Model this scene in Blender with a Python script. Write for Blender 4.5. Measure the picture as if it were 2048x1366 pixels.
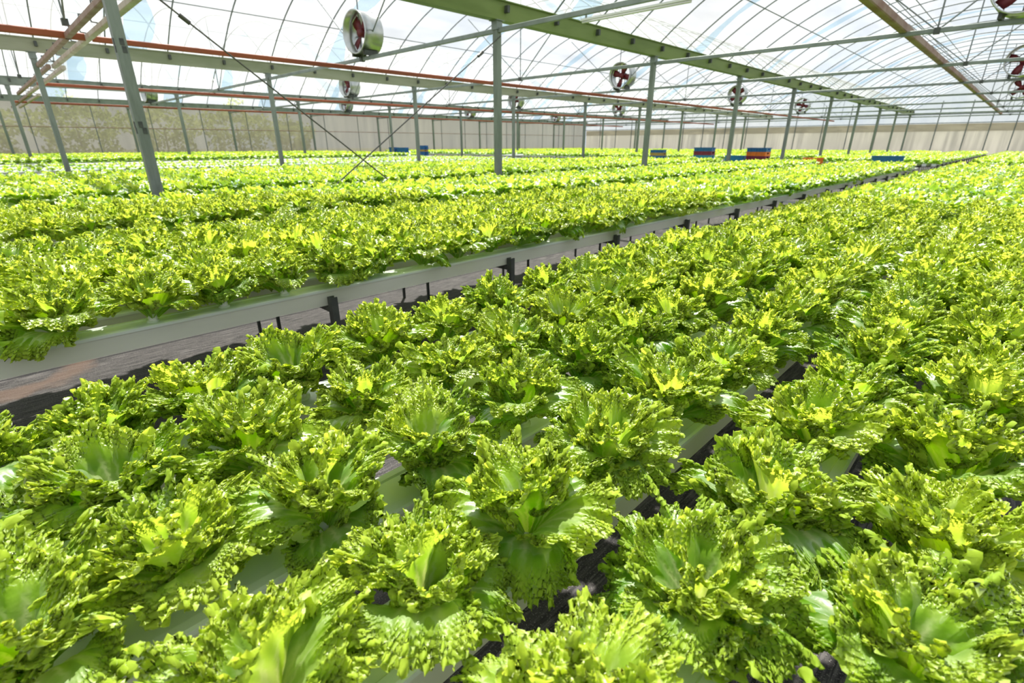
import bpy, math, random
import numpy as np
from mathutils import Matrix, Vector

for o in list(bpy.data.objects):
    bpy.data.objects.remove(o, do_unlink=True)
SC = bpy.context.scene
COL = SC.collection
random.seed(7)
RNG = np.random.default_rng(7)

# ------------------------------------------------------------------ camera
CAM_H = 1.40
F_PX = 997.0
PITCH, YAW, ROLL = math.radians(21.65), math.radians(44.33), 0.0
fwd = np.array([-math.sin(YAW) * math.cos(PITCH), math.cos(YAW) * math.cos(PITCH), -math.sin(PITCH)])
rgt = np.array([math.cos(YAW), math.sin(YAW), 0.0])
upv = np.cross(rgt, fwd)
cam = bpy.data.objects.new('camera', bpy.data.cameras.new('camera'))
COL.objects.link(cam)
cam.data.sensor_width = 36.0
cam.data.lens = F_PX / 2048 * 36.0
cam.data.clip_start, cam.data.clip_end = 0.02, 600
M = Matrix.Identity(4)
for i in range(3):
    M[i][0], M[i][1], M[i][2] = rgt[i], upv[i], -fwd[i]
M[2][3] = CAM_H
cam.matrix_world = M
SC.camera = cam
cam.data.dof.use_dof = True
cam.data.dof.focus_distance = 1.35
cam.data.dof.aperture_fstop = 5.0
CAMP = np.array([0, 0, CAM_H])


def to_px(P):
    P = np.atleast_2d(np.asarray(P, float)) - CAMP
    z = P @ fwd
    zz = np.where(z > 0.05, z, 0.05)
    return np.stack([1024 + F_PX * (P @ rgt) / zz, 683 - F_PX * (P @ upv) / zz, z], -1)


def seen(pts, m=60):
    q = to_px(pts)
    return bool(((q[:, 2] > .05) & (q[:, 0] > -m) & (q[:, 0] < 2048 + m) & (q[:, 1] > -m) & (q[:, 1] < 1366 + m)).any())


# ------------------------------------------------------------------ light
SC.view_settings.view_transform = 'Standard'
SC.view_settings.look = 'None'
SC.view_settings.gamma = 1.0
SC.view_settings.use_curve_mapping = False
SC.view_settings.exposure = -0.04

W = bpy.data.worlds.new('sky')
SC.world = W
W.use_nodes = True
nt = W.node_tree
bg = nt.nodes['Background']
tc = nt.nodes.new('ShaderNodeTexCoord')
nz = nt.nodes.new('ShaderNodeTexNoise')
nz.inputs['Scale'].default_value = 2.2
nz.inputs['Detail'].default_value = 5
cr = nt.nodes.new('ShaderNodeValToRGB')
cr.color_ramp.elements[0].position = 0.35
cr.color_ramp.elements[0].color = (0.66, 0.80, 0.95, 1)
cr.color_ramp.elements[1].position = 0.62
cr.color_ramp.elements[1].color = (1.0, 1.0, 1.0, 1)
nt.links.new(tc.outputs['Generated'], nz.inputs['Vector'])
nt.links.new(nz.outputs['Fac'], cr.inputs['Fac'])
nt.links.new(cr.outputs['Color'], bg.inputs['Color'])
bg.inputs['Strength'].default_value = 0.80

sun = bpy.data.objects.new('sun', bpy.data.lights.new('sun', 'SUN'))
COL.objects.link(sun)
SUN_AZ, SUN_EL = math.radians(-48), math.radians(64)
sd = Vector((math.sin(SUN_AZ) * math.cos(SUN_EL), math.cos(SUN_AZ) * math.cos(SUN_EL), math.sin(SUN_EL)))
sun.rotation_euler = sd.to_track_quat('Z', 'Y').to_euler()
sun.location = sd * 60
sun.data.energy = 10.5
sun.data.angle = math.radians(1.6)
sun.data.color = (1.0, 0.95, 0.86)


SC.cycles.sample_clamp_indirect = 2.5
SC.cycles.caustics_reflective = False
SC.cycles.caustics_refractive = False


# ------------------------------------------------------------------ node helpers
def new_mat(name):
    m = bpy.data.materials.new(name)
    m.use_nodes = True
    m.node_tree.nodes.clear()
    return m, m.node_tree


def node(t, typ, **kw):
    n = t.nodes.new(typ)
    for k, v in kw.items():
        if k.startswith('_'):
            setattr(n, k[1:], v)
        else:
            n.inputs[k.replace('__', ' ')].default_value = v
    return n


def link(t, a, b):
    t.links.new(a, b)


def math_n(t, op, a, b=None, clamp=False):
    n = t.nodes.new('ShaderNodeMath')
    n.operation = op
    n.use_clamp = clamp
    for i, v in enumerate((a, b)):
        if v is None:
            continue
        if isinstance(v, (int, float)):
            n.inputs[i].default_value = v
        else:
            t.links.new(v, n.inputs[i])
    return n.outputs[0]


def mix_col(t, fac, a, b, typ='MIX'):
    n = t.nodes.new('ShaderNodeMix')
    n.data_type = 'RGBA'
    n.blend_type = typ
    for sock, v in ((n.inputs[0], fac), (n.inputs[6], a), (n.inputs[7], b)):
        if isinstance(v, (int, float)):
            sock.default_value = v
        elif isinstance(v, tuple):
            sock.default_value = (*v, 1) if len(v) == 3 else v
        else:
            t.links.new(v, sock)
    return n.outputs[2]


def smooth(t, v, lo, hi):
    n = t.nodes.new('ShaderNodeMapRange')
    n.interpolation_type = 'SMOOTHSTEP'
    n.inputs[1].default_value, n.inputs[2].default_value = lo, hi
    t.links.new(v, n.inputs[0])
    return n.outputs[0]


def noise(t, scale, detail=3, vec=None, rough=.5):
    n = node(t, 'ShaderNodeTexNoise', Scale=scale, Detail=detail, Roughness=rough)
    if vec is not None:
        t.links.new(vec, n.inputs['Vector'])
    return n.outputs['Fac']


def objco(t, scale=(1, 1, 1)):
    tcn = t.nodes.new('ShaderNodeTexCoord')
    mp = t.nodes.new('ShaderNodeMapping')
    mp.inputs['Scale'].default_value = scale
    t.links.new(tcn.outputs['Object'], mp.inputs['Vector'])
    return mp.outputs['Vector']


def simple(name, col, rough=.5, metal=0.0, col2=None, nscale=6, bump=0.0, spec=.5, stretch=(1, 1, 1), lo=.35, hi=.7):
    m, t = new_mat(name)
    out = t.nodes.new('ShaderNodeOutputMaterial')
    p = node(t, 'ShaderNodeBsdfPrincipled', Roughness=rough, Metallic=metal)
    p.inputs['Specular IOR Level'].default_value = spec
    v = objco(t, stretch)
    nn = noise(t, nscale, 5, v, .6)
    if col2 is not None:
        link(t, mix_col(t, smooth(t, nn, lo, hi), col, col2), p.inputs['Base Color'])
    else:
        p.inputs['Base Color'].default_value = (*col, 1)
    if bump:
        b = node(t, 'ShaderNodeBump', Strength=bump, Distance=.01)
        link(t, nn, b.inputs['Height'])
        link(t, b.outputs['Normal'], p.inputs['Normal'])
    link(t, p.outputs[0], out.inputs[0])
    return m


def leaf_material():
    m, t = new_mat('lettuce_leaf')
    out = t.nodes.new('ShaderNodeOutputMaterial')
    at = t.nodes.new('ShaderNodeAttribute')
    at.attribute_name = 'leafmap'
    sep = t.nodes.new('ShaderNodeSeparateColor')
    link(t, at.outputs['Color'], sep.inputs[0])
    s, th, inner = sep.outputs[0], sep.outputs[1], sep.outputs[2]
    rnd = at.outputs['Alpha']
    oi = t.nodes.new('ShaderNodeObjectInfo')
    r = math_n(t, 'FRACT', math_n(t, 'ADD', rnd, oi.outputs['Random']))
    v = objco(t)
    n1 = noise(t, 22, 4, v)
    n2 = noise(t, 90, 3, v)
    # blade colour: mid green, yellower at the frilled margin and in the heart
    yel = math_n(t, 'MULTIPLY', smooth(t, s, .58, .97), .68)
    yel = math_n(t, 'ADD', yel, math_n(t, 'MULTIPLY', inner, .45))
    yel = math_n(t, 'ADD', yel, math_n(t, 'MULTIPLY', math_n(t, 'SUBTRACT', n1, .5), .7))
    yel = math_n(t, 'ADD', yel, math_n(t, 'MULTIPLY', math_n(t, 'SUBTRACT', r, .5), .5), clamp=True)
    refl = mix_col(t, yel, (.135, .335, .013), (.55, .72, .08))
    tran = mix_col(t, yel, (.33, .63, .014), (.81, .91, .09))
    # pale ribs that fan out from the stalk
    tw = math_n(t, 'MULTIPLY', math_n(t, 'SUBTRACT', th, .5), 2.0)
    ab = math_n(t, 'ABSOLUTE', tw)
    mid = math_n(t, 'SUBTRACT', 1.0, smooth(t, ab, 0.02, .34), clamp=True)
    ray = math_n(t, 'ADD', math_n(t, 'MULTIPLY', math_n(t, 'SINE', math_n(t, 'ADD', math_n(t, 'MULTIPLY', tw, 26.0), math_n(t, 'MULTIPLY', n2, 4.0))), .5), .5)
    ray = math_n(t, 'POWER', ray, 3.0)
    inv = math_n(t, 'SUBTRACT', 1.0, s)
    pale = math_n(t, 'MULTIPLY', mid, smooth(t, inv, .32, .85))
    pale = math_n(t, 'ADD', pale, math_n(t, 'MULTIPLY', math_n(t, 'MULTIPLY', ray, .75), smooth(t, inv, .18, .60)), clamp=True)
    pale = math_n(t, 'MULTIPLY', pale, .95)
    refl = mix_col(t, pale, refl, (.66, .76, .36))
    tran = mix_col(t, pale, tran, (.72, .80, .22))
    d = node(t, 'ShaderNodeBsdfDiffuse')
    tr = node(t, 'ShaderNodeBsdfTranslucent')
    gl = node(t, 'ShaderNodeBsdfGlossy', Roughness=.48)
    gl.inputs['Color'].default_value = (1, 1, 1, 1)
    link(t, refl, d.inputs['Color'])
    link(t, tran, tr.inputs['Color'])
    b = node(t, 'ShaderNodeBump', Strength=.35, Distance=.003)
    link(t, math_n(t, 'ADD', n2, math_n(t, 'MULTIPLY', ray, math_n(t, 'MULTIPLY', inv, .8))), b.inputs['Height'])
    for k in (d, gl):
        link(t, b.outputs['Normal'], k.inputs['Normal'])
    m1 = node(t, 'ShaderNodeMixShader', Fac=.58)
    link(t, d.outputs[0], m1.inputs[1])
    link(t, tr.outputs[0], m1.inputs[2])
    fr = node(t, 'ShaderNodeFresnel', IOR=1.38)
    m2 = t.nodes.new('ShaderNodeMixShader')
    link(t, math_n(t, 'MULTIPLY', fr.outputs[0], .16), m2.inputs[0])
    link(t, m1.outputs[0], m2.inputs[1])
    link(t, gl.outputs[0], m2.inputs[2])
    link(t, m2.outputs[0], out.inputs[0])
    return m


def film_material(name, tint, lo, hi, scat):
    m, t = new_mat(name)
    out = t.nodes.new('ShaderNodeOutputMaterial')
    tp = node(t, 'ShaderNodeBsdfTransparent')
    tp.inputs[0].default_value = (*tint, 1)
    tl = node(t, 'ShaderNodeBsdfTranslucent')
    tl.inputs[0].default_value = (*scat, 1)
    df = node(t, 'ShaderNodeBsdfDiffuse')
    df.inputs[0].default_value = (*scat, 1)
    ms = node(t, 'ShaderNodeMixShader', Fac=.3)
    link(t, tl.outputs[0], ms.inputs[1])
    link(t, df.outputs[0], ms.inputs[2])
    v = objco(t, (1, .25, 1))
    n = noise(t, .9, 6, v, .6)
    mr = t.nodes.new('ShaderNodeMapRange')
    mr.inputs[1].default_value, mr.inputs[2].default_value = .3, .75
    mr.inputs[3].default_value, mr.inputs[4].default_value = lo, hi
    link(t, n, mr.inputs[0])
    mx = t.nodes.new('ShaderNodeMixShader')
    link(t, mr.outputs[0], mx.inputs[0])
    link(t, tp.outputs[0], mx.inputs[1])
    link(t, ms.outputs[0], mx.inputs[2])
    link(t, mx.outputs[0], out.inputs[0])
    return m


def net_material(name, col, trans, stretch):
    m, t = new_mat(name)
    out = t.nodes.new('ShaderNodeOutputMaterial')
    v = objco(t, stretch)
    n = noise(t, 1.0, 7, v, .65)
    n2 = noise(t, .35, 3, objco(t))
    c = mix_col(t, smooth(t, n, .35, .68), col, tuple(x * .72 for x in col))
    c = mix_col(t, smooth(t, n2, .4, .7), c, tuple(x * .85 for x in col))
    tp = node(t, 'ShaderNodeBsdfTransparent')
    tl = node(t, 'ShaderNodeBsdfTranslucent')
    df = node(t, 'ShaderNodeBsdfDiffuse')
    link(t, c, tl.inputs[0])
    link(t, c, df.inputs[0])
    ms = node(t, 'ShaderNodeMixShader', Fac=.4)
    link(t, tl.outputs[0], ms.inputs[1])
    link(t, df.outputs[0], ms.inputs[2])
    mx = node(t, 'ShaderNodeMixShader', Fac=1 - trans)
    link(t, tp.outputs[0], mx.inputs[1])
    link(t, ms.outputs[0], mx.inputs[2])
    link(t, mx.outputs[0], out.inputs[0])
    return m


def floor_material():
    m, t = new_mat('weed_mat_floor')
    out = t.nodes.new('ShaderNodeOutputMaterial')
    p = node(t, 'ShaderNodeBsdfPrincipled', Roughness=.65)
    p.inputs['Specular IOR Level'].default_value = .25
    tcn = t.nodes.new('ShaderNodeTexCoord')
    sx = t.nodes.new('ShaderNodeSeparateXYZ')
    link(t, tcn.outputs['Object'], sx.inputs[0])
    v1 = objco(t, (70, 6, 1))
    v2 = objco(t, (14, .9, 1))
    fib = noise(t, 1.0, 4, v1, .7)
    wide = noise(t, 1.0, 5, v2, .6)
    grain = noise(t, 160, 2, objco(t))
    c = mix_col(t, smooth(t, fib, .40, .64), (.012, .011, .012), (.115, .106, .102))
    c = mix_col(t, smooth(t, wide, .42, .66), c, (.05, .046, .045))
    c = mix_col(t, math_n(t, 'MULTIPLY', smooth(t, grain, .56, .72), .55), c, (.30, .28, .26))
    # seams of the mat run along the beds every two metres
    fx = math_n(t, 'FRACT', math_n(t, 'MULTIPLY', math_n(t, 'ADD', sx.outputs[0], 40.32), .5))
    seam = math_n(t, 'LESS_THAN', fx, .012)
    c = mix_col(t, seam, c, (.008, .008, .009))
    # ring of brown earth washed over the mat in the aisle, and fainter crumbs about it
    def spot(cx, cy, rx, ry):
        dx = math_n(t, 'DIVIDE', math_n(t, 'SUBTRACT', sx.outputs[0], cx), rx)
        dy = math_n(t, 'DIVIDE', math_n(t, 'SUBTRACT', sx.outputs[1], cy), ry)
        r2 = math_n(t, 'ADD', math_n(t, 'MULTIPLY', dx, dx), math_n(t, 'MULTIPLY', dy, dy))
        return math_n(t, 'ADD', math_n(t, 'SQRT', r2), math_n(t, 'MULTIPLY', math_n(t, 'SUBTRACT', noise(t, 5, 5, objco(t)), .5), .9))
    d = spot(-4.32, -.22, .34, .42)
    ring = math_n(t, 'MULTIPLY', smooth(t, d, .55, .85), math_n(t, 'SUBTRACT', 1.0, smooth(t, d, .95, 1.25)))
    c = mix_col(t, math_n(t, 'MULTIPLY', ring, .5), c, (.15, .09, .06))
    crumbs = smooth(t, noise(t, 3.0, 7, objco(t, (1.6, .6, 1)), .7), .60, .72)
    c = mix_col(t, math_n(t, 'MULTIPLY', crumbs, .35), c, (.17, .135, .11))
    link(t, c, p.inputs['Base Color'])
    b = node(t, 'ShaderNodeBump', Strength=.6, Distance=.004)
    link(t, math_n(t, 'ADD', fib, math_n(t, 'MULTIPLY', grain, .5)), b.inputs['Height'])
    link(t, b.outputs['Normal'], p.inputs['Normal'])
    link(t, p.outputs[0], out.inputs[0])
    return m


MAT = {}
MAT['leaf'] = leaf_material()
MAT['film'] = film_material('greenhouse_film', (.97, .98, 1.0), .11, .30, (.96, .97, .98))
MAT['film_band'] = film_material('film_overlap', (.50, .64, .73), .10, .25, (.60, .70, .78))
MAT['film_gable'] = film_material('gable_film', (.95, .97, .99), .3, .5, (.93, .94, .94))
MAT['net_far'] = net_material('end_wall_net', (.88, .85, .78), .14, (2.2, 1, .12))
MAT['net_left'] = net_material('side_wall_net', (.44, .42, .34), .46, (1, 1.3, .12))
MAT['net_band'] = net_material('rolled_net_band', (.66, .62, .53), .05, (.6, 1, 2))
MAT['floor'] = floor_material()
MAT['ground'] = simple('outside_ground', (.10, .13, .05), .9, col2=(.20, .17, .10), nscale=.8)
MAT['pvc'] = simple('channel_plastic', (.74, .75, .66), .32, col2=(.64, .66, .57), nscale=1.4, stretch=(2, .5, 2), bump=.03)
MAT['lid'] = simple('channel_lid_plastic', (.74, .80, .74), .26, col2=(.66, .73, .66), nscale=1.2, stretch=(2, .5, 2), bump=.03)
MAT['galv'] = simple('galvanised_steel', (.27, .31, .29), .45, .3, col2=(.20, .235, .215), nscale=3.0, bump=.05)
MAT['post'] = simple('post_steel', (.24, .28, .245), .5, .2, col2=(.16, .19, .16), nscale=2.2, stretch=(4, 4, .7), bump=.06)
MAT['gutter'] = simple('gutter_steel_green_bounce', (.20, .27, .075), .5, .1, col2=(.13, .19, .04), nscale=1.1, stretch=(1, .4, 2))  # green light bounced up from the lettuce is put into the base colour
MAT['gutter_pale'] = simple('pale_gutter_steel', (.36, .37, .28), .5, .2, col2=(.25, .28, .18), nscale=1.1, stretch=(1, .4, 2))
MAT['thin'] = simple('thin_grey_pipe', (.21, .24, .24), .5, .3, col2=(.15, .17, .17))
MAT['dark'] = simple('dark_steel', (.055, .06, .058), .5, .3, col2=(.09, .10, .09))
MAT['red_rail'] = simple('red_oxide_rail', (.36, .085, .028), .55, 0, col2=(.25, .06, .03), nscale=2, stretch=(1, .3, 1))
MAT['rust_rail'] = simple('rusty_rail', (.36, .25, .19), .6, .1, col2=(.24, .12, .08), nscale=3, stretch=(1, .6, 1))
MAT['white_rail'] = simple('pale_rail', (.60, .56, .48), .55, 0, col2=(.42, .33, .25), nscale=3)
MAT['fan_shell'] = simple('fan_shell_steel', (.56, .58, .57), .28, .85, col2=(.45, .47, .45), nscale=4)
MAT['fan_blade'] = simple('fan_blade_paint', (.17, .012, .018), .45, col2=(.12, .008, .012))
MAT['cable'] = simple('brace_cable', (.10, .10, .09), .5, .5)
MAT['blue'] = simple('blue_crate_plastic', (.010, .13, .34), .42, col2=(.012, .10, .27))
MAT['light_blue'] = simple('light_blue_crate_plastic', (.02, .25, .43), .42, col2=(.02, .20, .36))
MAT['orange'] = simple('orange_crate_plastic', (.80, .20, .012), .45, col2=(.62, .17, .02))
MAT['yellow'] = simple('ochre_crate_plastic', (.46, .30, .06), .5, col2=(.38, .25, .06))
MAT['crimson'] = simple('crimson_crate_plastic', (.22, .012, .05), .45, col2=(.16, .012, .03))
MAT['white'] = simple('white_plastic', (.78, .79, .78), .4)
MAT['bark'] = simple('bark', (.12, .09, .06), .9, col2=(.07, .05, .04))


def bush_material():
    m, t = new_mat('outdoor_foliage')
    out = t.nodes.new('ShaderNodeOutputMaterial')
    v = objco(t)
    c = mix_col(t, smooth(t, noise(t, 1.3, 4, v), .35, .65), (.24, .32, .06), (.52, .58, .20))
    d = node(t, 'ShaderNodeBsdfDiffuse')
    tr = node(t, 'ShaderNodeBsdfTranslucent')
    link(t, c, d.inputs[0])
    link(t, c, tr.inputs[0])
    mx = node(t, 'ShaderNodeMixShader', Fac=.4)
    link(t, d.outputs[0], mx.inputs[1])
    link(t, tr.outputs[0], mx.inputs[2])
    link(t, mx.outputs[0], out.inputs[0])
    return m


MAT['bush'] = bush_material()


# ------------------------------------------------------------------ mesh helpers
class MB:
    def __init__(self):
        self.v, self.f = [], []

    def add(self, vs, fs):
        b = len(self.v)
        self.v += [tuple(x) for x in vs]
        self.f += [tuple(i + b for i in f) for f in fs]
        return self

    def box(self, lo, hi):
        x0, y0, z0 = lo
        x1, y1, z1 = hi
        return self.add([(x0, y0, z0), (x1, y0, z0), (x1, y1, z0), (x0, y1, z0), (x0, y0, z1), (x1, y0, z1), (x1, y1, z1), (x0, y1, z1)],
                        [(0, 3, 2, 1), (4, 5, 6, 7), (0, 1, 5, 4), (1, 2, 6, 5), (2, 3, 7, 6), (3, 0, 4, 7)])

    def sweep(self, pts, prof, up=(0, 0, 1), caps=True, closed=True):
        """a closed profile (list of (side, up)) carried along a polyline"""
        pts = [Vector(p) for p in pts]
        n, k = len(pts), len(prof)
        vs = []
        for i, p in enumerate(pts):
            d = (pts[min(i + 1, n - 1)] - pts[max(i - 1, 0)]).normalized()
            u = Vector(up)
            if abs(d.dot(u)) > .98:
                u = Vector((0, 1, 0)) if abs(d.y) < .9 else Vector((1, 0, 0))
            s = d.cross(u).normalized()
            u = s.cross(d).normalized()
            vs += [p + s * a + u * b for a, b in prof]
        fs = []
        for i in range(n - 1):
            for j in range(k if closed else k - 1):
                a, b = i * k + j, i * k + (j + 1) % k
                fs.append((a, b, b + k, a + k))
        if caps and closed:
            fs.append(tuple(range(k))[::-1])
            fs.append(tuple(range((n - 1) * k, n * k)))
        return self.add(vs, fs)

    def tube(self, pts, r, n=8, up=(0, 0, 1)):
        return self.sweep(pts, [(r * math.cos(2 * math.pi * i / n), r * math.sin(2 * math.pi * i / n)) for i in range(n)], up)

    def bar(self, p, q, w, h, up=(0, 0, 1), bev=.12):
        a, b = w / 2, h / 2
        c = min(w, h) * bev
        return self.sweep([p, q], [(-a + c, -b), (a - c, -b), (a, -b + c), (a, b - c), (a - c, b), (-a + c, b), (-a, b - c), (-a, -b + c)], up)

    def mesh(self, name, mat, smooth_=False):
        me = bpy.data.meshes.new(name)
        me.from_pydata(self.v, [], self.f)
        me.materials.append(MAT[mat])
        if smooth_:
            me.polygons.foreach_set('use_smooth', [True] * len(me.polygons))
        me.update()
        return me


def put(name, mesh, parent=None, loc=(0, 0, 0), rot=(0, 0, 0), scale=1.0):
    o = bpy.data.objects.new(name, mesh)
    COL.objects.link(o)
    o.parent = parent
    o.location = loc
    o.rotation_euler = rot
    o.scale = (scale,) * 3
    return o


def empty(name, loc=(0, 0, 0), rot=(0, 0, 0)):
    o = put(name, None, None, loc, rot)
    o.empty_display_size = .1
    return o


def tag(o, label, cat, group=None, kind=None):
    o['label'] = label
    o['category'] = cat
    if group:
        o['group'] = group
    if kind:
        o['kind'] = kind
    return o


def struct(name, mesh, label, cat):
    return tag(put(name, mesh), label, cat, None, 'structure')


ONES = ['zeroth', 'first', 'second', 'third', 'fourth', 'fifth', 'sixth', 'seventh', 'eighth', 'ninth', 'tenth', 'eleventh', 'twelfth',
        'thirteenth', 'fourteenth', 'fifteenth', 'sixteenth', 'seventeenth', 'eighteenth', 'nineteenth', 'twentieth']


def nth(n):
    if n <= 20:
        return ONES[n]
    tens = {2: 'twenty', 3: 'thirty', 4: 'forty', 5: 'fifty', 6: 'sixty', 7: 'seventy'}[n // 10]
    return (tens[:-1] + 'ieth') if n % 10 == 0 else tens + '-' + ONES[n % 10]


# ------------------------------------------------------------------ layout constants
GUT_X = [-8.1, -19.3, -30.5, -41.7]
GUT_R = 3.1
BAYS = [(-8.1, 3.1), (-19.3, -8.1), (-30.5, -19.3), (-41.7, -30.5)]
BAY_NAME = ['bay over the near beds', 'second bay', 'third bay', 'outermost bay']
ROW_NAME = ['gutter row behind the near beds', 'second gutter row', 'third gutter row', 'outer wall row']
YN = [1.87 + 6 * n for n in range(10)]
Y_END = 56.4
Z_GUT, Z_TIE, RISE = 3.62, 3.45, 2.15


def arch(bay, n=28, dz=0.0):
    x0, x1 = bay
    return [(x0 + (x1 - x0) * (i / n), Z_GUT + .27 + dz + RISE * (1 - abs(2 * i / n - 1) ** 2.15)) for i in range(n + 1)]


# ------------------------------------------------------------------ setting
mb = MB()
mb.add([(-43, -6, 0), (6, -6, 0), (6, 60, 0), (-43, 60, 0)], [(0, 1, 2, 3)])
struct('floor', mb.mesh('floor', 'floor'), 'dark woven weed mat covering the greenhouse floor', 'floor')
mb = MB()
mb.add([(-160, -60, -.03), (120, -60, -.03), (120, 220, -.03), (-160, 220, -.03)], [(0, 1, 2, 3)])
struct('ground', mb.mesh('ground', 'ground'), 'open ground outside beyond the greenhouse walls', 'ground')

for bi, bay in enumerate(BAYS):
    a = arch(bay, 28, .035)
    mb = MB()
    ys = [-3, 10, 25, 40, Y_END]
    vs, fs = [], []
    for y in ys:
        vs += [(x, y, z) for x, z in a]
    k = len(a)
    for i in range(len(ys) - 1):
        for j in range(k - 1):
            fs.append((i * k + j, i * k + j + 1, (i + 1) * k + j + 1, (i + 1) * k + j))
    mb.add(vs, fs)
    o = struct('ceiling', mb.mesh('ceiling', 'film', True), 'clear plastic film roof arching over the ' + BAY_NAME[bi], 'roof')

# far end wall: net below, clear film gables above
NET_TOP = 2.90
mb = MB()
mb.box((-41.7, Y_END, 0), (6, Y_END + .03, 2.35))
struct('wall_far', mb.mesh('wall_far', 'net_far'), 'beige shade net wall closing the far end', 'wall')
mb = MB()
mb.box((-41.7, Y_END - .05, 2.35), (6, Y_END + .02, NET_TOP))
struct('trim_1', mb.mesh('trim_1', 'net_band'), 'darker rolled net band along the top of the far wall', 'net')
mb = MB()
vs, fs = [], []
for bay in BAYS:
    a = arch(bay, 28, .02)
    b = len(vs)
    for x, z in a:
        vs += [(x, Y_END + .01, NET_TOP), (x, Y_END + .01, z)]
    for j in range(len(a) - 1):
        fs.append((b + 2 * j, b + 2 * j + 2, b + 2 * j + 3, b + 2 * j + 1))
mb.add(vs, fs)
struct('wall_gable', mb.mesh('wall_gable', 'film_gable'), 'clear film gable wall above the far net', 'wall')
mb = MB()
mb.box((-41.93, -6, 0), (-41.90, Y_END, Z_GUT + .02))
struct('wall_left', mb.mesh('wall_left', 'net_left'), 'pale net side wall with shrubs showing through it', 'wall')
mb = MB()
mb.tube([(-41.80, -4, 2.32), (-41.80, Y_END, 2.32)], .022)
struct('trim_2', mb.mesh('trim_2', 'rust_rail'), 'thin horizontal rail across the side wall net', 'rail')

pole = MB().bar((0, 0, 0), (0, 0, Z_GUT - .02), .045, .045).mesh('net_pole', 'thin')
for i in range(18):
    tag(put('net_pole', pole, None, (-41.86, 3.0 + 3.0 * i, 0)), 'thin upright against the side wall net, %s from the front' % nth(i + 1), 'pole', 'uprights of the side wall net')

# bluish strips where two lengths of roof film overlap
for bi, bay in enumerate(BAYS):
    ylist = [3.9 + 6 * k for k in range(9)]
    for k, y in enumerate(ylist):
        a = arch(bay, 28, .012)
        a = [p for p in a]
        if not seen([(x, y, z) for x, z in a]):
            continue
        mb = MB()
        vs, fs = [], []
        wv = (1.1 if bi == 3 else .46) + .10 * ((k * 7 + bi * 3) % 4)
        for i, (x, z) in enumerate(a):
            w = wv * (.7 + .3 * math.sin(i * .9 + k))
            vs += [(x, y, z - .012), (x, y + w, z - .012)]
        for j in range(len(a) - 1):
            fs.append((2 * j, 2 * j + 2, 2 * j + 3, 2 * j + 1))
        mb.add(vs, fs)
        struct('trim_3', mb.mesh('trim_3', 'film_band', True), 'bluish film overlap strip, %s from the front of the %s' % (nth(k + 1), BAY_NAME[bi]), 'film strip')

# ------------------------------------------------------------------ gutters
for gi, gx in enumerate(GUT_X):
    mb = MB()
    h = .30
    prof = [(-.10, 0), (.10, 0), (.13, h), (.17, h), (.17, h + .02), (-.17, h + .02), (-.17, h), (-.13, h)]
    mb.sweep([(gx, -4, Z_GUT), (gx, Y_END, Z_GUT)], prof)
    r = empty('roof_gutter', (0, 0, 0))
    tag(r, ['broad green-grey roof gutter above the near post row', 'pale grey-beige roof gutter above the second post row',
            'grey roof gutter above the third post row', 'grey eave beam on top of the net side wall'][gi], 'gutter', 'roof gutters')
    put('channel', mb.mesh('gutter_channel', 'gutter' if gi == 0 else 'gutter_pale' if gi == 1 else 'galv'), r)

# ------------------------------------------------------------------ posts
post_mesh = MB()
s = .06
post_mesh.sweep([(0, 0, 0), (0, 0, Z_GUT)], [(-s, -s), (s, -s), (s, s), (-s, s)], (0, 1, 0))
post_mesh = post_mesh.mesh('post_shaft', 'post')
plate_mesh = MB()
plate_mesh.box((-.11, -.11, -.012), (.11, .11, 0))
plate_mesh.box((-.075, -.075, -.16), (.075, .075, -.012))
plate_mesh = plate_mesh.mesh('post_cap', 'galv')
foot_mesh = MB()
foot_mesh.box((-.12, -.12, 0), (.12, .12, .012))
foot_mesh = foot_mesh.mesh('post_foot', 'galv')
mark_mesh = MB()
mark_mesh.box((-.022, -.004, -.035), (.022, .004, .035))
mark_mesh = mark_mesh.mesh('post_mark', 'dark')
for gi, gx in enumerate(GUT_X):
    ct = 0
    for n, y in enumerate(YN):
        y = y - .25 if n == 0 and gi == 0 else y
        pts = [(gx, y, z) for z in np.linspace(.6, Z_GUT, 8)]
        if not seen(pts, 30):
            continue
        ct += 1
        r = empty('support_post', (gx, y, 0))
        tag(r, 'grey square steel post, %s along the %s' % (nth(ct), ROW_NAME[gi]), 'post', 'support posts')
        put('shaft', post_mesh, r)
        put('cap_plate', plate_mesh, r, (0, 0, Z_GUT))
        put('foot_plate', foot_mesh, r)
        if gi == 0 and n == 0:
            for zz, xx in ((2.52, .01), (2.44, .02), (1.62, -.01), (1.55, .02)):
                put('dark_mark', mark_mesh, r, (xx, -s - .002, zz))
                put('dark_mark', mark_mesh, r, (s + .002, xx, zz), (0, 0, math.pi / 2))
    # thinner posts halfway along the outer rows
    if gi >= 2:
        pass

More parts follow.
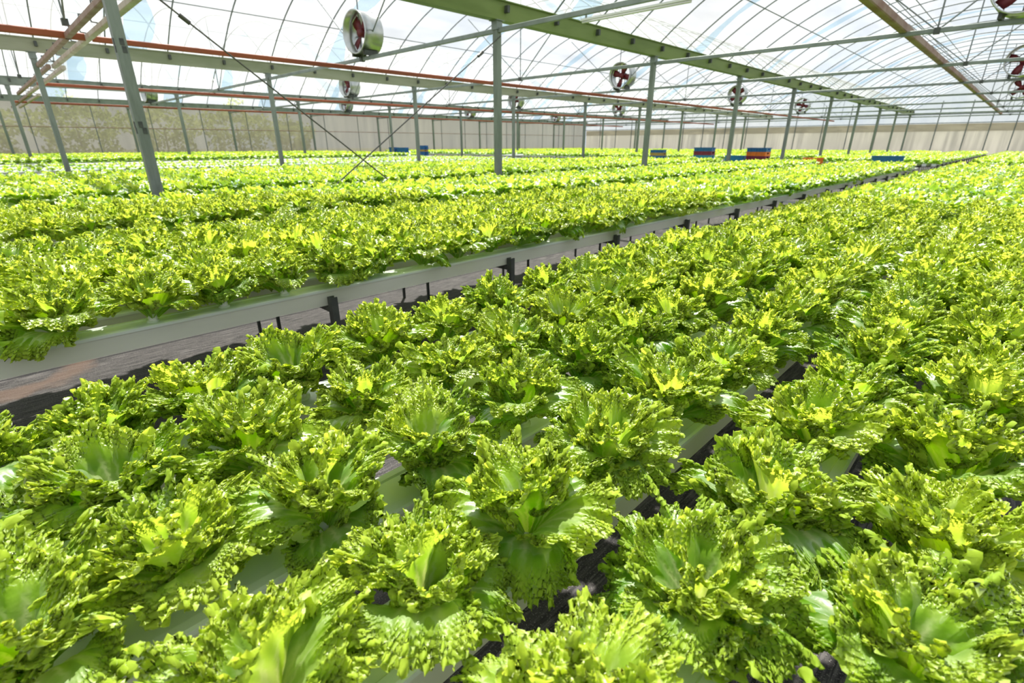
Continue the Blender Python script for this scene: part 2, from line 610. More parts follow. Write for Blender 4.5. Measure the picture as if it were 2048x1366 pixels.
# gable posts carrying the far wall
gp = MB()
gp.bar((0, 0, 0), (0, 0, 4.6), .07, .07)
gp = gp.mesh('gable_post', 'thin')
for i, x in enumerate([-1.46, -2.9, -4.29, -6.21, -10.3, -12.5, -14.6, -16.9, -21.5, -23.7, -26.1, -28.4, -32.7, -35, -37.2, -39.5]):
    z1 = 4.4 if i < 4 else 4.2
    o = put('gable_post', gp, None, (x, Y_END - .12, 0))
    tag(o, 'thin grey upright standing against the far net wall, %s from the near-bed side' % nth(i + 1), 'post', 'uprights of the far wall')
gb = MB()
gb.bar((-41.7, Y_END - .2, 3.62), (4, Y_END - .2, 3.62), .06, .08)
tag(put('end_beam', gb.mesh('end_beam', 'thin')), 'long grey cross beam above the far net wall', 'beam')
gb = MB()
gb.bar((-41.7, Y_END - .2, 2.96), (4, Y_END - .2, 2.96), .05, .06)
tag(put('net_rail', gb.mesh('net_rail', 'thin')), 'thin grey rail along the top edge of the far net', 'rail')

# ------------------------------------------------------------------ roof trusses (tie bar, king rod, two braces)
for bi, bay in enumerate(BAYS):
    x0, x1 = bay
    xm = (x0 + x1) / 2
    ct = 0
    for n, y in enumerate(YN):
        pts = [(x, y, Z_TIE) for x in np.linspace(x0, x1, 24)] + [(xm, y, z) for z in np.linspace(Z_TIE, 6, 6)]
        if not seen(pts, 40):
            continue
        ct += 1
        r = empty('roof_truss', (xm, y, Z_TIE))
        tag(r, 'grey roof truss, %s from the front in the %s' % (nth(ct), BAY_NAME[bi]), 'truss', 'roof trusses')
        h = (x1 - x0) / 2
        if n > 0:
            put('tie_bar', MB().bar((-h, 0, 0), (h, 0, 0), .06, .085).mesh('tie_bar', 'galv'), r)
        off = .55
        zt = 2.55
        put('king_rod', MB().tube([(off, 0, 0), (off, 0, zt)], .016, 6).mesh('king_rod', 'thin'), r)
        put('brace', MB().tube([(off, 0, 0), (off + 2.3, 0, 2.05)], .016, 6).mesh('brace', 'thin'), r)
        put('brace', MB().tube([(off, 0, 0), (off - 2.6, 0, 2.10)], .013, 6).mesh('brace', 'thin'), r)
        put('node_plate', MB().box((off - .05, -.05, -.06), (off + .05, .05, .05)).mesh('node_plate', 'dark'), r)

# the front cross line is a pair of painted rails tied by hooks
for bi, bay in enumerate(BAYS[1:], 1):
    x0, x1 = bay
    r = empty('double_rail', ((x0 + x1) / 2, {1: 1.95, 2: 2.15, 3: 2.5}[bi], Z_TIE - .12))
    h = (x1 - x0) / 2
    tag(r, 'pair of rusty and cream cross rails joined by hooks in the %s' % BAY_NAME[bi], 'rail', 'double cross rails')
    put('rusty_rail', MB().bar((-h, -.02, -.02), (h, -.02, -.02), .10, .10).mesh('rusty_rail', 'rust_rail'), r)['label'] = 'rust-brown rail'
    put('cream_rail', MB().bar((-h, .29, -.02), (h, .29, -.02), .10, .10).mesh('cream_rail', 'white_rail'), r)['label'] = 'cream rail'
    hk = MB().tube([(0, 0, .02), (0, .02, .14), (0, .16, .15), (0, .18, .05), (0, .28, .04)], .014, 6).mesh('hook', 'dark')
    for i in range(9):
        put('hook', hk, r, (-h + .7 + i * 1.25, 0, 0))

# ------------------------------------------------------------------ long rails running down each bay
for bi, (bay, mat, lab) in enumerate(zip(BAYS, ('rust_rail', 'red_rail', 'red_rail', 'red_rail'),
                                         ('brown weathered mid-bay rail running to the far wall over the near beds',
                                          'red-painted mid-bay rail under the roof of the second bay',
                                          'red-painted mid-bay rail under the roof of the third bay',
                                          'red-painted mid-bay rail under the roof of the outermost bay'))):
    xm = (bay[0] + bay[1]) / 2
    mb = MB()
    z = Z_TIE - (.15 if bi else -.10)
    w = .15 if bi == 0 else .10
    ystart = 5 if bi == 0 else 2.3
    mb.bar((xm, ystart, z), (xm, Y_END - .4, z), w, w)
    if bi == 1:
        mb.bar((xm - .05, -3, z + .02), (xm - .05, 2.2, z + .02), .12, .12)
    o = tag(put('mid_rail', mb.mesh('mid_rail', mat)), lab, 'rail', 'mid-bay rails')

# purlin pipes and wires under the film
for bi, bay in enumerate(BAYS):
    a = arch(bay, 28, -.03)
    for k, i in enumerate((4, 9, 10, 18, 23) if bi == 0 else (4, 9, 10, 23) if bi == 1 else (5, 10)):
        x, z = a[i]
        if not seen([(x, y, z) for y in np.linspace(0, 55, 40)], 0):
            continue
        mb = MB().tube([(x, -3, z), (x, Y_END, z)], .014, 6)
        tag(put('roof_purlin', mb.mesh('roof_purlin', 'thin')), 'thin straight roof pipe, %s from the outer side of the %s' % (nth(k + 1), BAY_NAME[bi]), 'pipe', 'roof purlins')

# ------------------------------------------------------------------ hoops
hoop_mesh = {}
clamp_mesh = MB().box((-.05, -.03, -.10), (.05, .03, .02)).mesh('hoop_clamp', 'dark')
for bi, bay in enumerate(BAYS):
    x0 = bay[0]
    a = arch((0, bay[1] - bay[0]), 32)
    hoop_mesh[bi] = MB().tube([(x, 0, z) for x, z in a], .019, 6, (0, 1, 0)).mesh('hoop_pipe', 'thin')
    ys = [YN[0] + .12 + 1.5 * k for k in range(-3, 37)]
    ys = [y for y in ys if y < Y_END - .2]
    vis = [y for y in ys if seen([(x0 + x, y, z) for x, z in a], 20)]
    for k, y in enumerate(vis[::-1]):
        r = empty('roof_hoop', (x0, y, 0))
        tag(r, 'thin arched roof hoop, %s from the far wall in the %s' % (nth(k + 1), BAY_NAME[bi]), 'hoop', 'roof hoops')
        put('pipe', hoop_mesh[bi], r)
        put('clamp', clamp_mesh, r, (.16, 0, Z_GUT + .22))
        put('clamp', clamp_mesh, r, (bay[1] - bay[0] - .16, 0, Z_GUT + .22))

# ------------------------------------------------------------------ circulation fans
R = .46
n = 40
shell = MB()
ring = [(R, -.27), (R + .03, -.27), (R + .03, -.25), (R + .012, -.24), (R + .012, .24), (R + .03, .25), (R + .03, .27), (R, .27)]
vs, fs = [], []
for i in range(n):
    t_ = 2 * math.pi * i / n
    vs += [(r_ * math.cos(t_), y_, r_ * math.sin(t_)) for r_, y_ in ring]
kk = len(ring)
for i in range(n):
    for j in range(kk):
        a_, b_ = i * kk + j, i * kk + (j + 1) % kk
        c_, d_ = ((i + 1) % n) * kk + (j + 1) % kk, ((i + 1) % n) * kk + j
        fs.append((a_, b_, c_, d_))
shell.add(vs, fs)
shell = shell.mesh('fan_shell', 'fan_shell', True)
blade = MB()
vs = []
for i in range(9):
    t_ = i / 8
    r_ = .07 + t_ * (R - .10)
    w = .05 + .075 * math.sin(t_ * 2.3)
    p = .42 - .25 * t_
    for sgn in (-1, 1):
        for th in (-.004, .004):
            vs.append((sgn * w * math.cos(p) + .05 * t_, sgn * w * math.sin(p) + th, r_))
fs = []
for i in range(8):
    b = i * 4
    fs += [(b, b + 2, b + 6, b + 4), (b + 1, b + 5, b + 7, b + 3), (b, b + 4, b + 5, b + 1), (b + 2, b + 3, b + 7, b + 6)]
fs += [(0, 1, 3, 2), (32, 34, 35, 33)]
blade.add(vs, fs)
blade = blade.mesh('fan_blade', 'fan_blade', True)
hub = MB().tube([(0, -.12, 0), (0, .10, 0)], .10, 20, (0, 0, 1)).mesh('fan_hub', 'fan_blade', True)
motor = MB().tube([(0, .10, 0), (0, .30, 0)], .12, 20, (0, 0, 1)).mesh('fan_motor', 'dark', True)
strut = MB()
for ang in (0, math.pi / 2, math.pi, 3 * math.pi / 2):
    strut.tube([(0, .22, 0), (R * math.cos(ang), .21, R * math.sin(ang))], .012, 6)
strut = strut.mesh('fan_strut', 'dark')
foot = MB()
for sx in (-.25, .25):
    foot.box((sx - .03, -.2, -R - .06), (sx + .03, .2, -R + .05))
foot = foot.mesh('fan_foot', 'dark')
fans = [(-13.0, 1), (-13.0, 3), (-13.0, 5), (-13.0, 7), (-24.6, 2), (-24.9, 4), (-24.9, 6), (-35.6, 1), (-36.0, 3), (-36.3, 5), (-36.5, 7), (-.80, 2), (-1.01, 4), (-1.23, 6)]
fl = {-13: ('second bay', 'over the second bay'), -24: ('third bay', ''), -36: ('outermost bay', ''), 0: ('bay over the near beds', '')}
cnt = {}
for x, n_ in fans:
    bn = 'second bay' if -14 < x < -12 else 'third bay' if -26 < x < -24 else 'outermost bay' if x < -30 else 'bay over the near beds'
    cnt[bn] = cnt.get(bn, 0) + 1
    r = empty('circulation_fan', (x, YN[n_], Z_TIE + R + .105), (0, 0, math.radians(4 if x < -10 else -3)))
    tag(r, 'steel drum fan with red blades, %s along the %s' % (nth(cnt[bn]), bn), 'fan', 'drum fans on the roof trusses')
    put('drum', shell, r)
    put('hub', hub, r)
    put('motor', motor, r)
    put('strut_cross', strut, r)
    put('foot', foot, r)
    ph = {0: .2, 1: .75}.get(cnt[bn] % 2)
    for k in range(4):
        put('blade', blade, r, (0, -.02, 0), (0, ph + k * math.pi / 2, 0))

# ------------------------------------------------------------------ brace cables between the two front posts of the near row
gx = -8.1
def brace(p, q, lab):
    r = empty('brace_cable', p)
    tag(r, lab, 'cable', 'crossed brace cables')
    d = Vector(q) - Vector(p)
    put('wire', MB().tube([(0, 0, 0), d], .011, 6).mesh('brace_wire', 'cable'), r)
    put('turnbuckle', MB().tube([d * .10, d * .125], .028, 8).mesh('turnbuckle', 'cable'), r)
brace((gx + .085, YN[0], 3.2), (gx + .085, 6.1, .05), 'thin steel brace cable sloping down from the front post')
brace((gx + .11, YN[1], 3.35), (gx + .11, 3.0, .05), 'thin steel brace cable sloping down from the second post of the near row')

# tube light hung below the truss that crosses in front of the near post row
r = empty('tube_light', (-5.05, YN[1], Z_TIE - .13))
tag(r, 'white tube light hanging under the second truss of the near bay', 'lamp')
put('housing', MB().bar((-1.0, 0, .02), (1.0, 0, .02), .05, .035).mesh('lamp_housing', 'white'), r)
put('tube', MB().tube([(-.97, 0, -.015), (.97, 0, -.015)], .018, 10).mesh('lamp_tube', 'white', True), r)
for sx in (-.9, .9):
    put('hanger', MB().box((sx - .012, -.012, .03), (sx + .012, .012, .10)).mesh('lamp_hanger', 'galv'), r)

# ------------------------------------------------------------------ benches and growing channels
GW, GH, GT = .13, .09, .68          # channel width, height, top
B1 = [-1.405, -1.115, -.83, -.52, -.19, .07]
BENCH = [B1]
for edge in (-2.5, -5.2, -8.5, -11.2, -13.9, -16.6, -19.7, -22.4, -25.1, -28.0, -30.9, -33.6, -36.3, -39.0):
    BENCH.append([edge - .065 - .29 * k for k in range(6)])
BNAME = ['near bed', 'bed across the aisle', 'third bed', 'fourth bed', 'fifth bed', 'sixth bed', 'seventh bed', 'eighth bed', 'ninth bed', 'tenth bed',
         'eleventh bed', 'twelfth bed', 'thirteenth bed', 'fourteenth bed', 'bed along the side wall']
BLOCKS = [(-1.6, 21.2), (25.5, 54.0)]


def channel_mesh(L):
    a, c = GW / 2, .012
    tr = MB().sweep([(0, 0, 0), (0, L, 0)], [(-a + .006, -GH), (a - .006, -GH), (a - .002, -.006), (-a + .002, -.006)])
    ld = MB().sweep([(0, -.004, 0), (0, L + .004, 0)], [(-a - .002, -.014), (a + .002, -.014), (a + .002, -.003), (a - .004, 0), (a - .022, .001), (a - .026, -.003),
                                                        (-a + .026, -.003), (-a + .022, .001), (-a + .004, 0), (-a - .002, -.003)])
    cp = MB().sweep([(0, -.012, 0), (0, .0, 0)], [(-a - .003, -GH - .003), (a + .003, -GH - .003), (a + .003, .003), (-a - .003, .003)])
    return tr.mesh('trough', 'pvc'), ld.mesh('lid', 'lid'), cp.mesh('end_cap', 'lid')


CH = {b: channel_mesh(BLOCKS[b][1] - BLOCKS[b][0]) for b in (0, 1)}
for b, (y0, y1) in enumerate(BLOCKS):
    for k, xs in enumerate(BENCH):
        for g, x in enumerate(xs):
            side = 'aisle' if k == 0 else 'aisle'
            g_ = g + 1 if k > 0 else g + 1
            part = 'front' if b == 0 else 'rear'
            r = empty('growing_channel', (x, y0, GT))
            tag(r, 'white growing channel, %s %s, %s half of the %s' % (nth(g_), 'from the aisle' if k <= 1 else 'row in', part, BNAME[k]),
                'channel', 'white growing channels')
            put('trough', CH[b][0], r)
            put('lid', CH[b][1], r)
            if k <= 1 or b == 1:
                put('end_cap', CH[b][2], r)

# white patch of lid wiring boxes etc. is left out; bench frames:
leg_thin = MB().bar((0, 0, 0), (0, 0, GT - GH - .035), .022, .022).mesh('bench_leg', 'dark')
post_leg = MB().sweep([(0, 0, 0), (0, 0, GT - .04)], [(-.022, -.018), (.022, -.018), (.022, .018), (.014, .018), (.014, -.01), (-.014, -.01), (-.014, .018), (-.022, .018)], (0, 1, 0)).mesh('bench_post', 'dark')
for b, (y0, y1) in enumerate(BLOCKS):
    for k, xs in enumerate(BENCH):
        xr, xl = max(xs) + GW / 2, min(xs) - GW / 2
        step = 1.36 if k <= 2 else 2.7
        ys = [y for y in np.arange(1.16, y1, step)] if b == 0 else list(np.arange(y0 + .4, y1, step))
        ys = [y for y in ys if seen([(xr, y, .3), (xl, y, .3)], 250)]
        if not ys:
            continue
        r = empty('bench_frame', ((xr + xl) / 2, 0, 0))
        tag(r, 'dark steel bench frame under the %s half of the %s' % ('front' if b == 0 else 'rear', BNAME[k]), 'bench frame', 'bench frames')
        hw = (xr - xl) / 2
        zt = GT - GH
        cb = MB().bar((-hw, 0, zt - .020), (hw + .03, 0, zt - .020), .035, .035).mesh('cross_bar', 'dark')
        for i, y in enumerate(ys):
            put('cross_bar', cb, r, (0, y, 0))
            if k <= 2:
                put('leg', post_leg, r, (hw + .026, y, 0))
                put('leg', leg_thin, r, (-hw + .42, y + .12, 0))
                put('leg', leg_thin, r, (-hw + .05, y + .10, 0))
            else:
                put('leg', post_leg, r, (hw - .03, y, -.08))
                put('leg', leg_thin, r, (-hw + .05, y, 0))

# ------------------------------------------------------------------ crates
def crate_mesh(mat, w=.74, d=.50, h=.15):
    m_ = MB()
    a, b, t_ = w / 2, d / 2, .014
    m_.box((-a + .02, -b + .02, 0), (a - .02, b - .02, .012))
    for sy in (-1, 1):
        m_.box((-a + .01, sy * (b - .01) - t_ / 2, 0), (a - .01, sy * (b - .01) + t_ / 2, h - .02))
    for sx in (-1, 1):
        m_.box((sx * (a - .01) - t_ / 2, -b + .01, 0), (sx * (a - .01) + t_ / 2, b - .01, h * .45))
        m_.box((sx * (a - .01) - t_ / 2, -b + .01, h * .45), (sx * (a - .01) + t_ / 2, -.08, h - .02))
        m_.box((sx * (a - .01) - t_ / 2, .08, h * .45), (sx * (a - .01) + t_ / 2, b - .01, h - .02))
    n_ = 7
    for i in range(n_):
        x = -a + .05 + (w - .1) * i / (n_ - 1)
        for sy in (-1, 1):
            m_.box((x - .012, sy * b - .012, .01), (x + .012, sy * b + .006, h - .02))
    rim = MB()
    for (lo, hi) in (((-a - .012, -b - .012, h - .025), (a + .012, -b + .014, h)), ((-a - .012, b - .014, h - .025), (a + .012, b + .012, h)),
                     ((-a - .012, -b + .014, h - .025), (-a + .014, b - .014, h)), ((a - .014, -b + .014, h - .025), (a + .012, b - .014, h))):
        rim.box(lo, hi)
    return m_.mesh('crate_body', mat), rim.mesh('crate_rim', mat)


CR = {c: crate_mesh(c) for c in ('blue', 'light_blue', 'orange', 'yellow', 'crimson')}
stacks = [
    (-11.55, 20.85, ['blue', 'blue', 'yellow', 'blue'], .78, 'stack beside the third near-row post', 8),
    (-9.45, 20.75, ['blue', 'light_blue', 'crimson', 'blue'], .95, 'stack with one crimson crate', 5),
    (-7.33, 20.7, ['blue', 'crimson', 'orange', 'blue'], .95, 'stack with orange and crimson bands', -4),
    (-8.19, 20.85, ['light_blue', 'light_blue'], .95, 'low pair between two tall stacks', 3),
    (-3.3, 20.75, ['blue', 'blue'], 1.15, 'wide low pair nearest the aisle', 6),
    (-5.45, 20.7, ['orange', 'orange'], .84, 'small pair at the end of the third bed', 12),
    (-28.4, 20.85, ['blue', 'blue', 'yellow', 'blue', 'blue'], .80, 'dark stack with one ochre band', -14),
    (-28.9, 19.6, ['blue', 'blue', 'blue', 'blue'], .80, 'middle one of three dark stacks', 20),
    (-31.2, 20.4, ['blue', 'blue', 'blue', 'blue'], .80, 'dark stack cut by a second-row post', -6),
]
CN = {'blue': 'blue', 'light_blue': 'light blue', 'orange': 'orange', 'yellow': 'ochre', 'crimson': 'crimson'}
LV = {0: 'bottom', 1: 'second up', 2: 'third up', 3: 'fourth up'}
st = MB()
st.box((-.66, -.34, GT - .03), (.85, .34, GT + .003))
r = empty('crate_stand', (-7.75, 20.78, 0))
tag(r, 'low steel stand carrying crates between the third and fourth beds', 'stand')
put('top', st.mesh('stand_top', 'galv'), r)
lg = MB().bar((0, 0, 0), (0, 0, GT - .03), .03, .03).mesh('stand_leg', 'dark')
for sx in (-.62, .8):
    for sy in (-.3, .3):
        put('leg', lg, r, (sx, sy, 0))
for x, y, cols, sc, nm, rz in stacks:
    if len(cols) == 1:
        lab0 = {'blue': 'wide blue plastic crate lying alone at the cross aisle', 'orange': 'small orange plastic crate at the end of the third bed'}[cols[0]]
    for i, c in enumerate(cols):
        r = empty('crate', (x, y, GT + .004 + i * .151 * sc), (0, 0, math.radians(rz + (i % 2) * 2)))
        r.scale = (sc, sc, sc)
        lv = 'top' if i == len(cols) - 1 else LV[i]
        tag(r, lab0 if len(cols) == 1 else '%s crate, %s in the %s' % (CN[c], lv, nm), 'crate', 'crates at the cross aisle')
        put('crate_body', CR[c][0], r)
        put('rim', CR[c][1], r)
# ------------------------------------------------------------------ lettuce
PHI = 2.2


def leaf(L, Wd, nt_, ns_, e0, e1, cup, ruf, rng, inner):
    """one frilled fan-shaped leaf; returns verts and its leafmap"""
    th = np.linspace(-1, 1, nt_)
    n1 = max(2, int(ns_ * .38))
    s_ = np.concatenate([np.linspace(0, .70, n1, endpoint=False), np.linspace(.70, 1, ns_ - n1)])
    S, T = np.meshgrid(s_, th, indexing='ij')
    ph = T * PHI
    p1, p2, p3, p4, p5, p6 = rng.uniform(0, 6.28, 6)
    # octaves of ruffle, frequency-modulated so that no two frills are alike
    k2, k3, k4 = min(17.0, .40 * nt_), min(54.0, .40 * nt_), min(116.0, .36 * nt_)
    f3, f4 = (1.0, 1.0) if nt_ > 60 else (1.15, .8)
    a1 = 5.6 * ph + 1.1 * np.sin(1.7 * ph + p4) + p1
    a2 = k2 * ph + 1.9 * np.sin(3.3 * ph + p5) + 2.0 * S + p2
    a3 = k3 * ph + 2.6 * np.sin(7.1 * ph + p6) + p3
    a4 = k4 * ph + 3.0 * np.sin(11.3 * ph + p1) + p5
    b3 = min(80.0, 3.4 * ns_) * S + 2.2 * np.sin(9.0 * ph + p2)
    b4 = min(165.0, 4.6 * ns_) * S + 3.0 * np.sin(17.0 * ph + p4)
    q = np.clip((S - .54) / .46, 0, 1)
    q1, q2, q3 = q ** 1.3, q ** 1.6, np.clip((S - .70) / .30, 0, 1) ** .9
    lob = 1 + .07 * np.sin(3.1 * ph + p3) + .05 * np.sin(6.3 * ph + p2)
    mx = L * (.58 + .42 * np.cos(ph) * lob)
    my = Wd * np.sin(ph) * lob
    tx, ty = -L * .42 * np.sin(ph), Wd * np.cos(ph)
    tl = np.sqrt(tx * tx + ty * ty) + 1e-6
    tx, ty = tx / tl, ty / tl
    wide = .010 + .010 * (1 - S)
    bx, by = 0 * ph, T * wide
    px = bx + (mx - bx) * S
    py = by + (my - by) * S
    # the rim is longer than the blade, so it folds sideways as well as up and down
    am = .75 + .5 * np.sin(2.3 * ph + p6) ** 2
    tg = ruf * am * (.0070 * np.cos(a2) * q2 + .0044 * f3 * np.cos(a3 + b3) * q3 + .0024 * f4 * np.cos(a4 + b4) * q3)
    rd = ruf * am * (.0035 * np.sin(2 * a2) * q2 + .0050 * f3 * np.sin(a3 - b3) * q3 + .0030 * f4 * np.sin(a4 - b4 + 1.1) * q3)
    px = px + tx * tg + ty * rd
    py = py + ty * tg - tx * rd
    a = np.linspace(0, L * 1.3, 80)
    e = e0 + (e1 - e0) * np.clip(a / L, 0, 1.3) ** 1.5
    cxp = np.concatenate([[0], np.cumsum(np.cos(e[:-1]) * np.diff(a))])
    czp = np.concatenate([[0], np.cumsum(np.sin(e[:-1]) * np.diff(a))])
    pa = np.clip(px, 0, L * 1.29)
    X, Z, E = np.interp(pa, a, cxp), np.interp(pa, a, czp), np.interp(pa, a, e)
    X = np.where(px < 0, px, X)
    d = cup * Wd * (py / Wd) ** 2 * (1 - .5 * q)
    d = d + ruf * am * (.016 * np.sin(a1) * q1 + .0085 * np.sin(a2) * q2 + .0043 * f3 * np.sin(a3) * np.cos(b3) * q3 + .0021 * f4 * np.sin(a4) * np.cos(b4) * q3)
    d = d + .0022 * np.sin(9 * ph + 14 * S + p1) * S
    vx = X - np.sin(E) * d
    vz = Z + np.cos(E) * d
    V = np.stack([vx, py, vz], -1).reshape(-1, 3)
    mp = np.stack([S * (1.0 if nt_ > 60 else .83), T * .5 + .5, 0 * S + inner, 0 * S], -1).reshape(-1, 4)  # coarse leaves coloured darker, standing in for the self-shadow they lack
    return V, mp


def grid_faces(ns_, nt_):
    i, j = np.meshgrid(np.arange(ns_ - 1), np.arange(nt_ - 1), indexing='ij')
    a = (i * nt_ + j).ravel()
    return np.stack([a, a + 1, a + nt_ + 1, a + nt_], -1)


def head(seed, nleaf, nt_, ns_, ruf=1.0, open_=1.0):
    rng = np.random.default_rng(seed)
    parts = {'outer': [], 'heart': []}
    az = rng.uniform(0, 6.28)
    for i in range(nleaf):
        t_ = i / max(1, nleaf - 1)
        az += 2.39996 + rng.normal(0, .16)
        L = (.212 - .044 * t_ ** 1.2) * rng.uniform(.86, 1.14)
        Wd = (.098 - .026 * t_) * rng.uniform(.86, 1.14)
        e0 = math.radians(56 + 27 * t_ ** .7 + rng.normal(0, 7))
        e1 = math.radians((-80 + 128 * t_ ** .75 + rng.normal(0, 18)) * open_)
        cup = .05 + .36 * t_
        V, mp = leaf(L, Wd, nt_, ns_, e0, e1, cup, ruf * rng.uniform(.85, 1.15), rng, t_)
        roll = rng.normal(0, .14)
        c, s0 = math.cos(roll), math.sin(roll)
        V = np.stack([V[:, 0], V[:, 1] * c - V[:, 2] * s0 * .4, V[:, 2] + V[:, 1] * s0], -1)
        V[:, 0] += .012 * (1 - t_)
        V[:, 2] += .010 + .022 * t_
        c, s0 = math.cos(az), math.sin(az)
        V = np.stack([V[:, 0] * c - V[:, 1] * s0, V[:, 0] * s0 + V[:, 1] * c, V[:, 2]], -1)
        mp[:, 3] = rng.uniform(0, .35)
        parts['heart' if t_ > .62 else 'outer'].append((V, mp))
    F0 = grid_faces(ns_, nt_)
    res = {}
    for k_, lst in parts.items():
        vs, ms, fs, b_ = [], [], [], 0
        for V, mp in lst:
            vs.append(V)
            ms.append(mp)
            fs.append(F0 + b_)
            b_ += len(V)
        res[k_] = (np.concatenate(vs), np.concatenate(fs), np.concatenate(ms))
    return res


def merge(parts):
    vs, fs, ms, b_ = [], [], [], 0
    for V, F, mp in parts:
        vs.append(V)
        fs.append(F + b_)
        ms.append(mp)
        b_ += len(V)
    return np.concatenate(vs), np.concatenate(fs), np.concatenate(ms)


def np_mesh(name, V, F, mp, mat='leaf'):
    me = bpy.data.meshes.new(name)
    nf = len(F)
    me.vertices.add(len(V))
    me.vertices.foreach_set('co', np.ascontiguousarray(V, dtype=np.float32).ravel())
    me.loops.add(nf * 4)
    me.loops.foreach_set('vertex_index', np.ascontiguousarray(F, dtype=np.int32).ravel())
    me.polygons.add(nf)
    me.polygons.foreach_set('loop_start', np.arange(0, nf * 4, 4, dtype=np.int32))
    me.polygons.foreach_set('use_smooth', np.ones(nf, dtype=bool))
    if mp is not None:
        at = me.attributes.new('leafmap', 'FLOAT_COLOR', 'POINT')
        at.data.foreach_set('color', np.ascontiguousarray(mp, dtype=np.float32).ravel())
    me.materials.append(MAT[mat])
    me.update(calc_edges=True)
    return me


# rows of planting holes
PITCH_Y = .288
NEAR_Y = {0: [-.18, .05, .27, .52, .80], 1: [-.24, .03, .28, .58, .86], 2: [-.13, .07, .30, .57, .88], 3: [.09, .32, .56, .84, 1.16, 1.45],
          4: [.31, .62, .90, 1.22, 1.50], 5: [.20, .45, .73, .99, 1.29, 1.60]}
full, seedl = [], []          # (x, y, bench, channel)
for b, (y0, y1) in enumerate(BLOCKS):
    for k, xs in enumerate(BENCH):
        young = (5 <= k <= 9) and b == 0
        for g, x in enumerate(xs):
            if k == 0 and b == 0:
                ys = list(NEAR_Y[g])
                while ys[-1] + PITCH_Y < y1 - .9:
                    ys.append(ys[-1] + PITCH_Y)
            else:
                ys = list(np.arange((-.9 if b == 0 else y0 + .12) + RNG.uniform(0, .2), y1 - (1.0 if b == 0 else .3), PITCH_Y if k < 5 else .30))
            for y in ys:
                if k == 9 and RNG.random() < .8:
                    continue
                if any(abs(x - t_[0]) < .62 and abs(y - t_[1]) < .55 for t_ in stacks):
                    continue
                (seedl if young else full).append((x, y, k, g))
full = np.array(full)
pts = np.stack([full[:, 0], full[:, 1], 0 * full[:, 0] + GT + .1], -1)
q = to_px(pts)
infr = (q[:, 2] > .1) & (q[:, 0] > -140) & (q[:, 0] < 2190) & (q[:, 1] > 200) & (q[:, 1] < 1600)
edge = 25 + 110 / np.maximum(q[:, 2], .2)       # half a head, in pixels
near_core = (q[:, 2] > .1) & (q[:, 0] > -edge) & (q[:, 0] < 2048 + edge) & (q[:, 1] < 1366 + 1.25 * edge)
close_by = (np.linalg.norm(pts - CAMP, axis=1) < 2.2)
dist = np.linalg.norm(pts - CAMP, axis=1)
order = [i for i in np.argsort(dist) if near_core[i]]
indiv = set(order[:300])
detail = set(order[:64])

V0 = [head(100 + i, 9 + i % 3, 440, 38, 1.0) for i in range(7)]
meshes0 = []
for i, h in enumerate(V0):
    meshes0.append((np_mesh('lettuce_outer_leaves', *h['outer']), np_mesh('lettuce_heart', *h['heart'])))
mesh1 = [np_mesh('lettuce_head', *merge(head(300 + i, 10 + i % 3, 230, 19, 1.0).values())) for i in range(8)]
stem_mesh = MB().tube([(0, 0, -.015), (0, 0, .03)], .017, 10).mesh('lettuce_stem', 'white', True)
hole_mesh = MB().tube([(0, 0, -.03), (0, 0, .0035)], .023, 14).mesh('net_cup', 'lid', True)

CHN = {0: ['channel bordering the aisle', 'second channel from the aisle', 'third channel from the aisle', 'fourth channel, before the wide gap',
           'first channel past the wide gap', 'outermost channel past the gap'],
       1: ['front channel across the aisle'] + ['%s channel across the aisle' % nth(i) for i in range(2, 7)],
       2: ['%s channel of the third bed' % nth(i) for i in range(1, 7)]}
LOOK = {}
rank = {}
for i in sorted(indiv, key=lambda i: (full[i][2], full[i][3], full[i][1])):
    x, y, k, g = full[i]
    k, g = int(k), int(g)
    rank[(k, g)] = rank.get((k, g), 0) + 1
    lab = 'frilly green lettuce, %s plant up the %s' % (nth(rank[(k, g)]), CHN.get(k, ['channel of the fourth bed'] * 6)[g])
    rz = RNG.uniform(0, 6.28)
    sc = RNG.uniform(.84, 1.0) + .18 * min(1, max(0, (dist[i] - 1.0) / 1.6))
    tilt = (RNG.normal(0, .06), RNG.normal(0, .06), rz)
    loc = (x + RNG.normal(0, .008), y, GT + .001)
    if i in detail:
        r = empty('lettuce', loc, tilt)
        r.scale = (sc,) * 3
        v = int(RNG.integers(len(meshes0)))
        put('outer_leaves', meshes0[v][0], r)
        put('heart_leaves', meshes0[v][1], r)['label'] = 'paler upright heart leaves'
        put('stem', stem_mesh, r)
        put('net_cup', hole_mesh, r)
    else:
        r = put('lettuce', mesh1[int(RNG.integers(len(mesh1)))], None, loc, tilt, sc)
    tag(r, lab, 'lettuce', 'lettuces on the white channels')

# every other plant of the crop is one object
LOD = {}
LOD[2] = [merge(head(500 + i, 10, 34, 9, 1.0).values()) for i in range(6)]
LOD[3] = [merge(head(600 + i, 9, 18, 6, 1.0).values()) for i in range(5)]
LOD[4] = [merge(head(700 + i, 7, 8, 4, 1.0).values()) for i in range(5)]


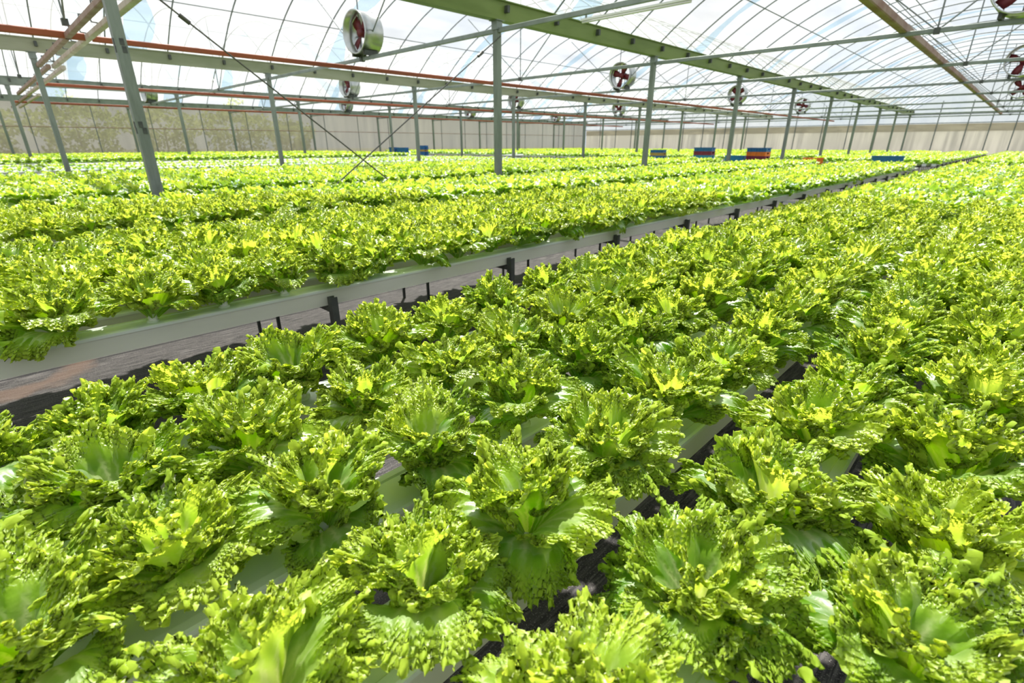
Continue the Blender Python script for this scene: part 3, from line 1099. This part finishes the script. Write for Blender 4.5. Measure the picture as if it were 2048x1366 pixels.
def scatter(items, lods, smin, smax, jz=0.0):
    vs, fs, ms, b_ = [], [], [], 0
    for (x, y), l in zip(items, lods):
        V, F, mp = LOD[l][int(RNG.integers(len(LOD[l])))]
        a, sc = RNG.uniform(0, 6.28), RNG.uniform(smin, smax)
        c, s0 = math.cos(a) * sc, math.sin(a) * sc
        P = np.stack([V[:, 0] * c - V[:, 1] * s0 + x, V[:, 0] * s0 + V[:, 1] * c + y, V[:, 2] * sc + GT + .001], -1)
        m2 = mp.copy()
        m2[:, 3] = (m2[:, 3] + RNG.uniform(0, 1)) % 1
        vs.append(P.astype(np.float32))
        fs.append((F + b_).astype(np.int32))
        ms.append(m2.astype(np.float32))
        b_ += len(P)
    return np.concatenate(vs), np.concatenate(fs), np.concatenate(ms)


rest = [i for i in range(len(full)) if infr[i] and i not in indiv and not close_by[i]]
lods = [2 if dist[i] < 17 else 3 if dist[i] < 34 else 4 for i in rest]
me = np_mesh('lettuce_crop', *scatter([(full[i][0], full[i][1]) for i in rest], lods, .98, 1.20))
tag(put('lettuce_crop', me), 'mass of frilly lettuces filling the beds into the distance', 'lettuce crop', None, 'stuff')
seedl = np.array(seedl)
q = to_px(np.stack([seedl[:, 0], seedl[:, 1], 0 * seedl[:, 0] + GT + .05], -1))
keep = (q[:, 2] > .1) & (q[:, 0] > -80) & (q[:, 0] < 2120)
sd_ = seedl[keep]
me = np_mesh('lettuce_seedlings', *scatter([(a[0], a[1]) for a in sd_], [4] * len(sd_), .30, .50))
tag(put('lettuce_seedlings', me), 'young lettuce seedlings dotted along the white channels of the middle beds', 'seedlings', None, 'stuff')

# ------------------------------------------------------------------ shrubs outside the side wall
def shrub(seed, h, w):
    rng = np.random.default_rng(seed)
    n_ = 2200
    d = rng.normal(size=(n_, 3))
    d /= np.linalg.norm(d, axis=1)[:, None]
    r_ = rng.uniform(.55, 1, n_) ** .6
    lump = 1 + .25 * np.sin(d[:, 0] * 5 + seed) * np.sin(d[:, 1] * 4 + seed) + .2 * np.sin(d[:, 2] * 6)
    P = d * (r_ * lump)[:, None] * np.array([w, w, h / 2]) + np.array([0, 0, h * .52])
    vs, fs = [], []
    for i, p in enumerate(P):
        a = rng.normal(size=3)
        a /= np.linalg.norm(a)
        b_ = np.cross(a, rng.normal(size=3))
        b_ /= np.linalg.norm(b_)
        l, ww = rng.uniform(.16, .34), rng.uniform(.07, .13)
        vs += [p - a * l * .5, p + b_ * ww, p + a * l * .5, p - b_ * ww]
        fs.append((4 * i, 4 * i + 1, 4 * i + 2, 4 * i + 3))
    return np_mesh('shrub_leaves', np.array(vs), np.array(fs), None, 'bush')


for i, (y, h, w) in enumerate([(5.6, 4.5, 2.5), (10.7, 4.3, 2.4), (15.7, 4.5, 2.4), (20.0, 3.6, 1.7), (.5, 4.3, 2.4), (-4.6, 4.4, 2.4)]):
    r = empty('shrub', (-46.3 - .3 * (i % 2), y, -.03))
    tag(r, 'leafy green shrub outside the side wall net, %s along from the front' % nth([3, 4, 5, 6, 2, 1][i]), 'shrub', 'shrubs outside the net')
    put('foliage', shrub(40 + i, h, w), r)
    put('trunk', MB().tube([(0, 0, 0), (.05, 0, h * .3), (-.03, .04, h * .6)], .07, 8).mesh('shrub_trunk', 'bark', True), r)
